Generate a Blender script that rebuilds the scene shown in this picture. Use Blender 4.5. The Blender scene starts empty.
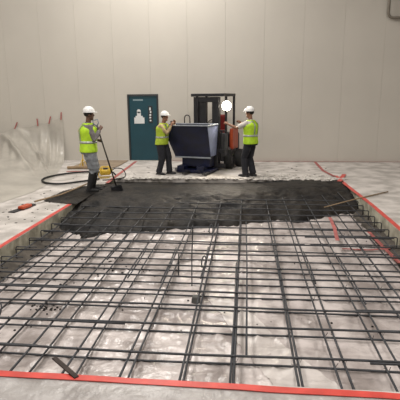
import bpy, bmesh, math, random
from mathutils import Vector, Matrix, noise
random.seed(7)
C = bpy.context.collection
S = bpy.context.scene
PI = math.pi

# ------------------------------------------------------------ camera
FPX = 460.0
pitch = math.atan(103/460); yaw = math.radians(5.7); roll = math.radians(0.5)
cd = bpy.data.cameras.new('camera'); cam = bpy.data.objects.new('camera', cd); C.objects.link(cam)
cd.sensor_width = 36; cd.lens = 36*FPX/400; cd.clip_start = 0.05; cd.clip_end = 200
F = Vector((-math.sin(yaw)*math.cos(pitch), math.cos(yaw)*math.cos(pitch), -math.sin(pitch)))
R0 = Vector((math.cos(yaw), math.sin(yaw), 0)); U0 = R0.cross(F)
R_ = R0*math.cos(roll) - U0*math.sin(roll); U_ = R_.cross(F)
M = Matrix((R_, U_, -F)).transposed().to_4x4(); M.translation = Vector((0, 0, 2.0))
cam.matrix_world = M
S.camera = cam

# ------------------------------------------------------------ world, lights, exposure
w = bpy.data.worlds.new('world'); S.world = w; w.use_nodes = True
w.node_tree.nodes['Background'].inputs[0].default_value = (0.9, 0.88, 0.85, 1)
w.node_tree.nodes['Background'].inputs[1].default_value = 0.25
S.view_settings.view_transform = 'Standard'; S.view_settings.look = 'None'
S.view_settings.gamma = 1; S.view_settings.use_curve_mapping = False
S.view_settings.exposure = -0.34

def area(loc, sx, sy, power, col=(1, .955, .9), rot=(0, 0, 0)):
    l = bpy.data.lights.new('high_bay_light', 'AREA'); l.shape = 'RECTANGLE'; l.size = sx; l.size_y = sy
    l.energy = power; l.color = col
    o = bpy.data.objects.new('high_bay_light', l); C.objects.link(o); o.location = loc; o.rotation_euler = rot
    return o
area((-2.6, 12.4, 8.4), 1.4, 1.4, 600)
area((-2.5, 5.5, 8.6), 1.4, 1.4, 400)
area((4.5, 3.0, 8.4), 1.2, 1.2, 320)
area((-2.5, 0.5, 8.6), 1.4, 1.4, 450)
area((3.5, -1.5, 8.6), 1.4, 1.4, 340)
area((-8.5, 8.0, 8.6), 1.2, 1.2, 330)

# ------------------------------------------------------------ materials
def mat(name, col, rough=.7, metal=0.0, var=0.0, vscale=6.0, bump=0.0, bscale=40.0, alpha=1.0, col2=None, spec=.5,
        stretch=(1, 1, 1), detail=6, ramp=(.35, .65), trans=0.0, emit=None):
    m = bpy.data.materials.new(name); m.use_nodes = True
    nt = m.node_tree; b = nt.nodes['Principled BSDF']
    b.inputs['Base Color'].default_value = (*col, 1); b.inputs['Roughness'].default_value = rough
    b.inputs['Metallic'].default_value = metal; b.inputs['Alpha'].default_value = alpha
    b.inputs['Specular IOR Level'].default_value = spec
    b.inputs['Transmission Weight'].default_value = trans
    tc = nt.nodes.new('ShaderNodeTexCoord'); mp = nt.nodes.new('ShaderNodeMapping')
    nt.links.new(tc.outputs['Object'], mp.inputs[0]); mp.inputs['Scale'].default_value = stretch
    n = nt.nodes.new('ShaderNodeTexNoise'); n.inputs['Scale'].default_value = vscale; n.inputs['Detail'].default_value = detail
    nt.links.new(mp.outputs[0], n.inputs['Vector'])
    r = nt.nodes.new('ShaderNodeValToRGB')
    c2 = col2 if col2 else tuple(c*(1-var) for c in col)
    r.color_ramp.elements[0].position = ramp[0]; r.color_ramp.elements[1].position = ramp[1]
    r.color_ramp.elements[0].color = (*c2, 1); r.color_ramp.elements[1].color = (*col, 1)
    nt.links.new(n.outputs['Fac'], r.inputs[0])
    if col2 or var: nt.links.new(r.outputs[0], b.inputs['Base Color'])
    if bump:
        n2 = nt.nodes.new('ShaderNodeTexNoise'); n2.inputs['Scale'].default_value = bscale; n2.inputs['Detail'].default_value = 8
        nt.links.new(tc.outputs['Object'], n2.inputs['Vector'])
        bp = nt.nodes.new('ShaderNodeBump'); bp.inputs['Strength'].default_value = bump; bp.inputs['Distance'].default_value = .02
        nt.links.new(n2.outputs['Fac'], bp.inputs['Height']); nt.links.new(bp.outputs[0], b.inputs['Normal'])
    if emit:
        b.inputs['Emission Color'].default_value = (*emit[0], 1); b.inputs['Emission Strength'].default_value = emit[1]
    return m

WALL = mat('painted_panel', (.55, .52, .465), .55, var=.05, vscale=.7, bump=.03, bscale=5)
SEAL = mat('joint_sealant', (.47, .44, .39), .8, var=.1)
SHELL = mat('shell_paint', (.42, .40, .38), .8, var=.05, vscale=1)
SLAB = mat('concrete_slab', (.56, .525, .495), .7, col2=(.36, .335, .31), vscale=2.6, bump=.25, bscale=30, ramp=(.38, .60), detail=12)
SLABEDGE = mat('cut_concrete_face', (.50, .48, .38), .9, col2=(.24, .225, .175), vscale=5, bump=.5, bscale=14)
SOIL = mat('damp_soil', (.11, .095, .08), .95, var=.5, vscale=5, bump=.6, bscale=12)
WET = mat('wet_concrete', (.027, .023, .019), .6, col2=(.007, .007, .008), vscale=2.2, bump=1.0, bscale=14, spec=.22)
GRAVEL = mat('broken_concrete', (.58, .55, .51), .9, var=.35, vscale=8, bump=.4)
STEEL = mat('rebar_steel', (.055, .058, .066), .6, metal=.25, var=.4, vscale=9, bump=.3, bscale=90)
RUST = mat('rusted_steel', (.05, .035, .03), .75, metal=.3, var=.5, vscale=14, bump=.3)
WIRE = mat('tie_wire', (.03, .03, .032), .6, metal=.4)
TAPE = mat('red_tape', (.60, .075, .06), .42, var=.22, vscale=7, spec=.4)
TAPED = mat('dusty_red_tape', (.42, .12, .11), .7, var=.35, vscale=9)
FILM = mat('vapor_film', (.62, .56, .54), .24, col2=(.31, .27, .255), vscale=2.6, bump=1.0, bscale=9, alpha=.93, ramp=(.36, .58), detail=12, stretch=(1, .8, 1), spec=.7)
FILM2 = mat('vapor_film_overlap', (.74, .69, .66), .3, col2=(.55, .50, .47), vscale=3, bump=.6, bscale=9, alpha=.8, spec=.7)
APRON = mat('apron_film', (.45, .43, .42), .30, col2=(.28, .26, .25), vscale=4, bump=1.0, bscale=12, alpha=.9, spec=.7)
CURT = mat('curtain_film', (.52, .49, .435), .33, var=.22, vscale=1.8, bump=.15, bscale=5, alpha=.86, spec=.5)
TEAL = mat('teal_door_paint', (.010, .058, .080), .45, var=.12, vscale=3)
FRAME = mat('door_frame_paint', (.028, .032, .036), .6, var=.15)
WHITE = mat('white_print', (.68, .70, .70), .6, var=.04)
GREYP = mat('grey_print', (.22, .30, .33), .6, var=.04)
DGLASS = mat('dark_glass', (.03, .035, .04), .12, var=.1)
BLUE = mat('hopper_blue', (.009, .013, .048), .42, var=.4, vscale=5, bump=.1, col2=(.008, .010, .026))
BLUE_LIT = mat('hopper_blue_lit', (.24, .28, .46), .5, var=.3, vscale=5)  # tub blue lightened, so the right side looks lit
LIP = mat('worn_steel_lip', (.42, .46, .52), .4, metal=.3, var=.3)
BLACKM = mat('black_machine_paint', (.022, .022, .026), .5, var=.3, vscale=8)
GREYM = mat('grey_machine_paint', (.085, .085, .095), .5, var=.3, vscale=8)
ORANGE = mat('orange_machine_paint', (.50, .075, .025), .42, var=.25, vscale=6)
REDV = mat('red_vinyl', (.28, .03, .025), .5, var=.2)
RUBBER = mat('black_rubber', (.016, .016, .017), .75, var=.25, vscale=20)
LAMP = mat('lit_lamp_lens', (1, .95, .85), .3, emit=((1, .88, .70), 60))
SKIN_D = mat('dark_skin', (.13, .065, .04), .55, var=.1)
SKIN_M = mat('tan_skin', (.28, .14, .085), .55, var=.1)
HAIR = mat('black_hair', (.012, .010, .009), .7, var=.2)
HAT = mat('white_hard_hat', (.84, .84, .83), .3, var=.04)
LIME = mat('lime_vest_cloth', (.52, .82, .03), .6, var=.2, vscale=12, emit=None)
LIME2 = mat('yellow_vest_cloth', (.50, .66, .05), .6, var=.2, vscale=12)
SILVER = mat('reflective_band', (.46, .49, .45), .35, metal=.1, var=.15, vscale=20)
GREYSH = mat('grey_shirt_cloth', (.20, .185, .185), .85, var=.25, vscale=12, bump=.2)
TANSH = mat('tan_shirt_cloth', (.52, .40, .22), .85, var=.25, vscale=12, bump=.2)
WHITESH = mat('white_shirt_cloth', (.60, .57, .53), .85, var=.15, vscale=12, bump=.2)
JEANS = mat('faded_jeans', (.29, .31, .33), .9, var=.4, vscale=10, bump=.25)
DARKP = mat('dark_trousers', (.020, .021, .028), .9, var=.3, vscale=10, bump=.2)
GLOVE = mat('blue_grey_glove', (.24, .29, .36), .7, var=.2)
WOOD = mat('tan_wood', (.34, .24, .14), .75, var=.4, vscale=4, stretch=(1, 8, 8), bump=.1)
PLY = mat('brown_board', (.31, .24, .17), .8, var=.3, vscale=2.5)
YELL = mat('yellow_paint', (.72, .48, .04), .45, var=.25, vscale=9)
SHAFT = mat('dark_shaft', (.035, .028, .022), .55, var=.3)
PIPE = mat('pipe_paint', (.20, .175, .14), .5, var=.2, vscale=5)
DOBIE = mat('spacer_block', (.10, .10, .095), .9, var=.3, vscale=12)

# ------------------------------------------------------------ helpers
def mesh_obj(name, bm, m, parent=None, smooth=False, normals=True):
    if normals: bmesh.ops.recalc_face_normals(bm, faces=bm.faces)
    me = bpy.data.meshes.new(name); bm.to_mesh(me); bm.free()
    if smooth:
        for p in me.polygons: p.use_smooth = True
    for x in (m if isinstance(m, (list, tuple)) else [m]): me.materials.append(x)
    o = bpy.data.objects.new(name, me); C.objects.link(o)
    if parent: o.parent = parent
    return o
def tag(o, label=None, cat=None, group=None, kind=None):
    if label: o['label'] = label
    if cat: o['category'] = cat
    if group: o['group'] = group
    if kind: o['kind'] = kind
    return o
def empty(name, loc, rz=0, label=None, cat=None, group=None, kind=None):
    o = bpy.data.objects.new(name, None); C.objects.link(o); o.location = loc; o.rotation_euler = (0, 0, rz)
    o.empty_display_size = .1
    return tag(o, label, cat, group, kind)
def box(bm, lo, hi, bev=0.0, mx=None):
    lo, hi = Vector(lo), Vector(hi)
    r = bmesh.ops.create_cube(bm, size=1)
    vs = r['verts']
    for v in vs: v.co = Vector(((lo[i]+hi[i])/2 + v.co[i]*(hi[i]-lo[i]) for i in range(3)))
    if bev:
        es = list({e for v in vs for e in v.link_edges})
        rr = bmesh.ops.bevel(bm, geom=es, offset=bev, segments=2, affect='EDGES', profile=.5)
        vs = list({v for f in rr['faces'] for v in f.verts} | {v for v in vs if v.is_valid})
    if mx is not None: bmesh.ops.transform(bm, matrix=mx, verts=[v for v in vs if v.is_valid])
    return vs
def frames(pts):
    out = []; prev = None
    for i, p in enumerate(pts):
        a = pts[max(i-1, 0)]; b = pts[min(i+1, len(pts)-1)]
        t = (b-a).normalized()
        if prev is None:
            u = t.cross(Vector((0, 0, 1)))
            if u.length < .05: u = t.cross(Vector((0, 1, 0)))
            u.normalize()
        else:
            u = (prev - t*prev.dot(t))
            if u.length < 1e-5: u = t.cross(Vector((0, 1, 0)))
            u.normalize()
        prev = u; out.append((t, u, t.cross(u)))
    return out
def tube(bm, pts, r, seg=8, cap=True, r2=None):
    """r may be a list; r2 gives the other half axis (ellipse)"""
    pts = [Vector(p) for p in pts]; fr = frames(pts); rings = []
    for i, p in enumerate(pts):
        ra = r[i] if isinstance(r, (list, tuple)) else r
        rb = (r2[i] if isinstance(r2, (list, tuple)) else r2) if r2 is not None else ra
        t, u, v = fr[i]
        rings.append([bm.verts.new(p + u*math.cos(2*PI*k/seg)*ra + v*math.sin(2*PI*k/seg)*rb) for k in range(seg)])
    for a, b in zip(rings, rings[1:]):
        for k in range(seg): bm.faces.new((a[k], a[(k+1) % seg], b[(k+1) % seg], b[k]))
    if cap:
        bm.faces.new(list(reversed(rings[0]))); bm.faces.new(rings[-1])
def rings_loft(bm, rings, seg=20, cap=True, power=2.0):
    """horizontal superellipse rings: (cx, cy, z, rx, ry)"""
    R = []
    for cx, cy, z, rx, ry in rings:
        row = []
        for k in range(seg):
            a = 2*PI*k/seg; c, s = math.cos(a), math.sin(a)
            row.append(bm.verts.new((cx + rx*math.copysign(abs(c)**(2/power), c), cy + ry*math.copysign(abs(s)**(2/power), s), z)))
        R.append(row)
    for a, b in zip(R, R[1:]):
        for k in range(seg): bm.faces.new((a[k], a[(k+1) % seg], b[(k+1) % seg], b[k]))
    if cap: bm.faces.new(list(reversed(R[0]))); bm.faces.new(R[-1])
    return R
def ball(bm, c, r, sx=1, sy=1, sz=1, seg=14):
    m = Matrix.Translation(Vector(c)) @ Matrix.Diagonal((r*sx, r*sy, r*sz, 1))
    bmesh.ops.create_uvsphere(bm, u_segments=seg, v_segments=max(6, seg//2+2), radius=1, matrix=m)
def prism(bm, poly, z0, z1, mx=None):
    a = [bm.verts.new((x, y, z0)) for x, y in poly]; b = [bm.verts.new((x, y, z1)) for x, y in poly]
    n = len(poly)
    for i in range(n): bm.faces.new((a[i], a[(i+1) % n], b[(i+1) % n], b[i]))
    bm.faces.new(list(reversed(a))); bm.faces.new(b)
    if mx is not None: bmesh.ops.transform(bm, matrix=mx, verts=a+b)
def fnoise(x, y, z=0, o=4): return noise.fractal(Vector((x, y, z)), 1.0, 2.0, o)

# ------------------------------------------------------------ structure
PX0, PX1, PY0, PY1, PZ = -3.32, 2.33, 2.93, 11.25, -.36
WY = 14.6
bm = bmesh.new()
for lo, hi in [((-12, -5, -.45), (PX0, WY+.3, 0)), ((PX1, -5, -.45), (9, WY+.3, 0)),
               ((PX0, -5, -.45), (PX1, PY0, 0)), ((PX0, PY1, -.45), (PX1, WY+.3, 0))]:
    box(bm, lo, hi)
o = mesh_obj('floor', bm, [SLAB, SLABEDGE]); tag(o, kind='structure')
for p in o.data.polygons:
    if abs(p.normal.z) < .5 and not p.center.y > 11: p.material_index = 1
bm = bmesh.new(); box(bm, (PX0, PY0, -.45), (PX1, PY1, PZ))
tag(mesh_obj('ground', bm, SOIL), kind='structure')

# panels of the back wall, with recessed joints
wall = empty('wall_back', (0, WY, 0), kind='structure')
bm = bmesh.new()
DX0, DX1, DZ = -3.74, -2.75, 2.10
for lo, hi in [((-12, .05, 0), (DX0, .25, 9)), ((DX1, .05, 0), (9, .25, 9)), ((DX0, .05, DZ), (DX1, .25, 9))]: box(bm, lo, hi)
mesh_obj('joint_backing', bm, SEAL, wall)
PW = 1.165
def panel(x0, x1, z0, z1, thick=0.0):
    b = bmesh.new(); box(b, (x0+.0012, 0, z0), (x1-.0012, .052, z1), .0012)
    mesh_obj('wall_panel', b, WALL, wall)
k0 = 2.85 - PW*12
for k in range(18):
    a = k0 + k*PW; b_ = a+PW
    if a > 9: break
    a = max(a, -12); b_ = min(b_, 9)
    if b_ <= DX0 or a >= DX1: panel(a, b_, 0, 9)
    else:
        if a < DX0: panel(a, DX0+.0, 0, DZ)
        if b_ > DX1: panel(DX1, b_, 0, DZ)
        panel(a, b_, DZ, 9)
for nm, lo, hi in [('wall_left', (-12.2, -5, 0), (-12, WY, 9)), ('wall_right', (9, -5, 0), (9.2, WY, 9)),
                   ('wall_front', (-12, -5.2, 0), (9, -5, 9)), ('ceiling', (-12, -5, 9), (9, WY+.2, 9.2))]:
    bm = bmesh.new(); box(bm, lo, hi); tag(mesh_obj(nm, bm, SHELL), kind='structure')

# door
d = empty('door_1', (DX0, WY, 0), kind='structure'); W = DX1-DX0
bm = bmesh.new()
box(bm, (0, -.03, 0), (.05, .12, DZ), .004); box(bm, (W-.05, -.03, 0), (W, .12, DZ), .004); box(bm, (.05, -.03, DZ-.05), (W-.05, .12, DZ), .004)
mesh_obj('door_frame', bm, FRAME, d)
bm = bmesh.new(); box(bm, (.055, .0, .01), (W-.055, .045, DZ-.055), .004)
leaf = mesh_obj('door_leaf', bm, TEAL, d)
bm = bmesh.new(); box(bm, (.66, -.010, 1.21), (.80, .0, 1.74), .003)
vp = mesh_obj('vision_panel', bm, FRAME, d)
bm = bmesh.new(); box(bm, (.685, -.014, 1.235), (.775, -.009, 1.715)); mesh_obj('pane', bm, DGLASS, vp)
bm = bmesh.new()
for z0, z1, xa, xb in [(1.60, 1.69, .70, .745), (1.52, 1.58, .715, .76), (1.43, 1.49, .70, .755), (1.35, 1.40, .695, .75), (1.26, 1.31, .70, .755)]:
    box(bm, (xa, -.0165, z0), (xb, -.014, z1))
tag(mesh_obj('window_notice', bm, WHITE, vp), 'white marks stuck on the narrow window')
bm = bmesh.new()
box(bm, (.20, -.004, 1.19), (.53, .0, 1.38)); box(bm, (.245, -.004, 1.38), (.475, .0, 1.43)); box(bm, (.295, -.004, 1.43), (.42, .0, 1.56), .0)
bmesh.ops.create_cone(bm, cap_ends=True, segments=20, radius1=.063, radius2=.063, depth=.004, matrix=Matrix.Translation((.3575, -.002, 1.575)) @ Matrix.Rotation(PI/2, 4, 'X'))
tag(mesh_obj('door_sign', bm, WHITE, d), 'white sign shaped like head and shoulders')
bm = bmesh.new(); box(bm, (.18, -.004, 1.90), (.50, .0, 1.945)); tag(mesh_obj('name_plate', bm, GREYP, d), 'small pale strip near the door top')
bm = bmesh.new(); box(bm, (.0, -.06, 0), (W, .12, .012)); mesh_obj('threshold', bm, SEAL, d)
bm = bmesh.new()
box(bm, (W-.14, -.01, .95), (W-.09, .0, 1.12), .003); tube(bm, [(W-.115, -.005, 1.05), (W-.115, -.05, 1.05), (W-.22, -.055, 1.05)], .009, 8)
mesh_obj('door_handle', bm, FRAME, leaf)

# pipe on the wall, upper right
pp = empty('wall_pipe', (4.03, WY-.10, 4.15), label='thin grey-brown pipe bending right, high on the wall at upper right', cat='pipe')
bm = bmesh.new(); pts = [Vector((0, 0, 4.5)), Vector((.0, 0, .2))]
for k in range(7):
    a = PI + k/6*PI/2; pts.append(Vector((.15+.15*math.cos(a), 0, .17+.15*math.sin(a))))
pts.append(Vector((4.5, 0, .02)))
tube(bm, pts, .038, 12); mesh_obj('pipe_run', bm, PIPE, pp, True)
for z in (.6, 1.9, 3.2): bm = bmesh.new(); box(bm, (-.06, -.045, z), (.06, .10, z+.04), .004); mesh_obj('pipe_bracket', bm, PIPE, pp)
bm = bmesh.new(); box(bm, (2.0, -.045, -.03), (2.04, .1, .07), .004); mesh_obj('pipe_bracket', bm, PIPE, pp)

# ------------------------------------------------------------ pit plastic film (vapour barrier)
def grid_sheet(name, x0, x1, y0, y1, step, zf, m, mask=None, parent=None):
    nx = int((x1-x0)/step)+1; ny = int((y1-y0)/step)+1
    bm = bmesh.new(); V = {}
    for i in range(nx):
        for j in range(ny):
            x = x0+(x1-x0)*i/(nx-1); y = y0+(y1-y0)*j/(ny-1)
            if mask and not mask(x, y): continue
            V[i, j] = bm.verts.new((x, y, zf(x, y)))
    for i in range(nx-1):
        for j in range(ny-1):
            q = [(i, j), (i+1, j), (i+1, j+1), (i, j+1)]
            if all(k in V for k in q): bm.faces.new([V[k] for k in q])
    return mesh_obj(name, bm, m, parent, True, normals=False)
def ridged(x, y, s, seed):
    v = noise.noise(Vector((x*s, y*s, seed))); return (1-abs(v)*2.2)
def filmz(x, y):
    wx = x+.25*fnoise(x*1.1, y*1.1, 5, 2); wy = y+.25*fnoise(x*1.1, y*1.1, 15, 2)
    z = -.335 + .016*fnoise(x*1.3, y*1.3, 3) + .020*max(0, ridged(wx, wy, 2.1, 9))**5 + .014*max(0, ridged(wx*.6, wy*1.5, 4.3, 2))**4 + .012*max(0, ridged(wx*1.7, wy*.6, 4.0, 22))**4 + .004*fnoise(x*9, y*9, 12, 2)
    e = min(x-PX0-.12, PX1-.12-x) + .06*fnoise(x*1.2, y*1.2, 44)
    if e < .10: z -= (1-max(e, 0)/.10)*.02
    return z
o = grid_sheet('vapor_barrier', PX0+.06, PX1-.06, PY0+.01, 9.6, .028, filmz, FILM, lambda x, y: min(x-PX0-.12, PX1-.12-x)+.05*fnoise(x*1.3, y*1.3, 44) > 0)
tag(o, 'crinkled dusty plastic vapor barrier lining the pit under the rebar', 'plastic sheet')
def bermz(x, y):
    e = min(x-PX0, PX1-x); return PZ+.004+.12*max(0, 1-e/.24)**1.3*(1+.5*fnoise(x*5, y*5, 3))+.012*fnoise(x*9, y*9, 5)
for xa, xb, lb in ((PX0+.005, PX0+.34, 'left'), (PX1-.34, PX1-.005, 'right')):
    o = grid_sheet('soil_bank', xa, xb, PY0+.02, 9.4, .035, bermz, SOIL)
    tag(o, 'dark loose soil along the foot of the %s pit side' % lb, 'soil', kind='stuff')
# brighter overlap strip
bm = bmesh.new(); a = Vector((-.42, 5.3)); b = Vector((.66, 3.05)); dv = (b-a).normalized(); L = (b-a).length; pr = Vector((dv.y, -dv.x)); R = []
for i in range(90):
    t = L*i/89; wd = .09+.075*t; row = []
    for j in range(13):
        q = a+dv*t+pr*(wd*(j/6-1)+.02*math.sin(t*5+j*.1)); row.append(bm.verts.new((q.x, q.y, filmz(q.x, q.y)+.007)))
    R.append(row)
for ra, rb in zip(R, R[1:]):
    for j in range(12): bm.faces.new((ra[j], rb[j], rb[j+1], ra[j+1]))
o = mesh_obj('sheet_overlap', bm, FILM2, None, True, normals=True)
tag(o, 'pale diagonal strip of extra plastic lying on the pit lining near the front', 'plastic sheet')
# dark mortar clods on the film
bm = bmesh.new()
for k in range(160):
    x = random.uniform(PX0+.1, PX1-.1); y = random.uniform(3.1, 8); r = random.uniform(.005, .014)
    if k < 40: x = -2.25+random.gauss(0, .07); y = 4.62+random.gauss(0, .06); r = random.uniform(.006, .016)
    elif k < 75: x = random.gauss(-1.9, .5); y = random.gauss(5.9, .4); r = random.uniform(.006, .02)
    ball(bm, (x, y, filmz(x, y)+r*.4), r, 1, random.uniform(.7, 1.3), .7, 6)
tag(mesh_obj('mortar_crumbs', bm, WET), 'dark crumbs of mortar scattered on the pit plastic', 'crumbs', kind='stuff')
for nm, x, y in [('a', -.55, 4.93)]:
    lab = {'a': 'small dark spacer block on the plastic under the rebar near pit middle'}[nm]
    bm = bmesh.new(); rings_loft(bm, [(0, 0, 0, .05, .05), (0, 0, .05, .045, .045), (0, 0, .065, .038, .038)], 16, power=6)
    o = mesh_obj('spacer_block', bm, DOBIE); o.location = (x, y, -.318); tag(o, lab, 'spacer')

# ------------------------------------------------------------ rebar mats
RT, RB = -.08, -.28
longX = [-3.10, -2.68, -2.25, -1.82, -1.39, -.93, -.48, -.07, .44, .79, 1.22, 1.64, 2.04]
latU = [3.39, 3.88, 4.28, 4.63, 5.04, 5.38, 5.87, 6.30, 6.76, 7.12, 7.60, 8.02, 8.44, 8.85, 9.25]
latL = [3.65, 4.18, 4.69, 5.04, 5.41, 5.84, 6.28, 6.71, 7.12, 7.60, 8.0]
mats = {}
for nm, z, LY, lab in [('u', RT, latU, 'upper grid of dark tied rebar level with the pit rim'), ('l', RB, latL, 'lower grid of dark tied rebar close above the plastic')]:
    root = empty('rebar_mat', (0, PY0, z), label=lab, cat='rebar mat'); mats[nm] = root
    r = .0105
    for i, X in enumerate(longX):
        if nm == 'l': X += random.uniform(-.012, .012)
        y0 = .05 + random.uniform(0, .04); y1 = 7.3 if nm == 'u' else 6.5
        if X < -3: y0 += .3
        dx = random.uniform(-.02, .02); ph = random.uniform(0, 6)
        bm = bmesh.new()
        if nm == 'l' and abs(X+.07) < .05: X += .0
        pts = [(X + dx*(t/12-.5) + .006*math.sin(ph+t*.7), y0+(y1-y0)*t/12, .006*math.sin(ph*2+t*1.3)) for t in range(13)]
        tube(bm, pts, r, 6); mesh_obj('rebar', bm, STEEL, root, True)
    for Y in LY:
        sk = random.uniform(-.02, .02); ph = random.uniform(0, 6)
        xa = PX0+.12 + random.uniform(0, .05); xb = PX1-.12-random.uniform(0, .05)
        pts = [(xa+(xb-xa)*t/12, Y-PY0 + sk*(t/12-.5) + .006*math.sin(ph+t*.8), (2*r if nm == 'u' else -2*r) + .005*math.sin(ph*3+t)) for t in range(13)]
        bm = bmesh.new(); tube(bm, pts, r, 6); mesh_obj('rebar', bm, STEEL, root, True)
    # tie wires at the crossings, joined
    bm = bmesh.new()
    for X in longX:
        for Y in LY:
            if random.random() < .55:
                s = 1 if nm == 'u' else -1
                a = random.choice((-1, 1))
                tube(bm, [(X-.018, Y-PY0-.018*a, -.004), (X-.008, Y-PY0-.008*a, .014+s*.016), (X+.008, Y-PY0+.008*a, .014+s*.016), (X+.018, Y-PY0+.018*a, -.004), (X+.03, Y-PY0+.012*a, .03)], .0028, 4)
    o = mesh_obj('tie_wire', bm, WIRE, root); o['kind'] = 'stuff'
root = mats['u']
# lap splices: short bars doubled beside the main ones
laps = [(-1.39+.024, 5.0, 6.1), (-1.82+.024, 5.6, 6.9), (-.93-.024, 4.9, 6.15), (-.48-.024, 5.05, 6.2), (-.07-.022, 3.0, 5.6), (-2.25+.024, 5.6, 6.6),
        (.44-.024, 4.9, 6.4), (.79+.024, 5.0, 6.1), (1.22+.024, 4.5, 5.9), (1.64-.024, 4.9, 6.4), (-.07+.10, 3.42, 7.6)]
for X, a, b_ in laps:
    bm = bmesh.new(); tube(bm, [(X, a-PY0, .0), (X+.008, (a+b_)/2-PY0, .006), (X-.004, b_-PY0, 0)], .0095, 6); mesh_obj('lap_bar', bm, STEEL, root, True)
for Y, a, b_ in [(3.39+.024, -3.2, -1.75), (3.88-.024, -3.2, -1.1), (4.63+.024, -3.2, -1.55), (5.87+.022, .95, 2.1), (3.39-.022, 1.0, 2.2), (4.28+.024, 1.1, 2.2), (3.88+.024, 1.15, 2.2), (6.30+.022, -3.1, -1.6), (6.76, .95, 2.1), (6.76-.04, .9, 2.15)]:
    bm = bmesh.new(); tube(bm, [(a, Y-PY0, .02), ((a+b_)/2, Y-PY0+.004, .024), (b_, Y-PY0-.004, .02)], .0095, 6); mesh_obj('lap_bar', bm, STEEL, root, True)
# dowels hooked down along both slab faces
for side in (-1, 1):
    Yd = 5.2
    while Yd < 9.4:
        xw = (PX0+.045) if side < 0 else (PX1-.045); s = -side
        pts = [(xw, Yd-PY0, -.19), (xw, Yd-PY0, -.02), (xw+s*.012, Yd-PY0, -.003), (xw+s*.03, Yd-PY0, 0), (xw+s*.32, Yd-PY0+random.uniform(-.01, .01), 0)]
        bm = bmesh.new(); tube(bm, pts, .0085, 6)
        mesh_obj('hooked_dowel', bm, STEEL, root, True); Yd += .415
# bent bar ends
for X, Y in [(-.50, 5.55), (-.52, 7.05), (-2.42, 4.0)]:
    bm = bmesh.new(); pts = [(X+.03*math.cos(a)-.01, Y-PY0+.06*math.sin(a), .01+.07*math.sin(a)) for a in [k*.5 for k in range(-2, 9)]]
    tube(bm, pts, .0085, 6); mesh_obj('bent_bar_end', bm, STEEL, root, True)

# grade stake rods
bm = bmesh.new(); tube(bm, [(0, 0, 0), (.004, 0, .4), (.02, 0, .78)], .007, 8)
o = mesh_obj('grade_stake', bm, STEEL); o.location = (-.65, 5.39, -.33); tag(o, 'tall thin vertical grade rod standing up through the rebar near pit middle', 'stake')
bm = bmesh.new(); tube(bm, [(0, 0, 0), (.01, 0, .33)], .009, 8)
o = mesh_obj('grade_stake', bm, STEEL); o.location = (-.86, 5.66, -.33); tag(o, 'short vertical rod in the rebar left of the tall rod', 'stake')

# flat steel strip over the front tape
bm = bmesh.new(); box(bm, (0, -.019, 0), (.31, .019, .012), .003)
o = mesh_obj('steel_strip', bm, RUST); o.location = (-1.20, 2.88, .012); o.rotation_euler = (0, math.radians(-6), math.radians(143))
tag(o, 'short dark rusty steel strip lying across the front red tape', 'steel strip')

# ------------------------------------------------------------ wet concrete
edge = [(-3.4, 7.55), (-3.1, 7.55), (-2.69, 7.25), (-2.35, 7.5), (-1.67, 7.72), (-.8, 8.0), (.1, 8.3), (1.35, 8.72), (1.9, 9.1), (2.4, 9.3)]
def edge_y(x):
    for (a, ya), (b, yb) in zip(edge, edge[1:]):
        if a <= x <= b: return ya+(yb-ya)*(x-a)/(b-a)
    return edge[0][1] if x < edge[0][0] else edge[-1][1]
def concz(x, y):
    t = y - edge_y(x) - .12*fnoise(x*2.5, y*2.5, 1) - .05*fnoise(x*9, y*9, 2)
    if t < 0: return -.40
    z = -.315 + .20*(1-math.exp(-t*3.2)) + .13*min(1, max(0, (t-.6)/1.2))
    z += .035*max(0, ridged(x+.2*fnoise(x*2, y*2, 3), y*1.5, 2.6, 40))**2*min(1, t*2) + .045*fnoise(x*1.8, y*1.8, 7) + .026*fnoise(x*6, y*6, 8)*min(1, t*3)
    far = min(1, max(0, (y-10.3)/.8))
    return (z if z < .0 else .35*z)*(1-far) + far*min(z, -.085+.10*max(0, min(1, (x+.2)/1.5)))
o = grid_sheet('fresh_concrete', PX0+.01, PX1-.01, 7.0, PY1-.01, .045, concz, WET)
tag(o, 'fresh dark wet concrete filling the far end of the pit', 'concrete', kind='stuff')
# spill over the left rim
poly = [(-4.0, 8.55), (-4.02, 9.0), (-3.98, 9.6), (-3.75, 10.1), (-3.5, 10.4), (-3.2, 10.4), (-3.2, 8.3), (-3.4, 8.35), (-3.7, 8.45)]
def inpoly(x, y):
    c = False; n = len(poly)
    for i in range(n):
        (xa, ya), (xb, yb) = poly[i], poly[(i+1) % n]
        if (ya > y) != (yb > y) and x < (xb-xa)*(y-ya)/(yb-ya)+xa: c = not c
    return c
o = grid_sheet('spilled_concrete', -4.1, -3.15, 8.2, 10.5, .03, lambda x, y: .012+.010*abs(fnoise(x*6, y*6, 4)), WET, inpoly)
tag(o, 'dark smear of wet concrete on the slab left of the pit', 'concrete', kind='stuff')
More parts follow.
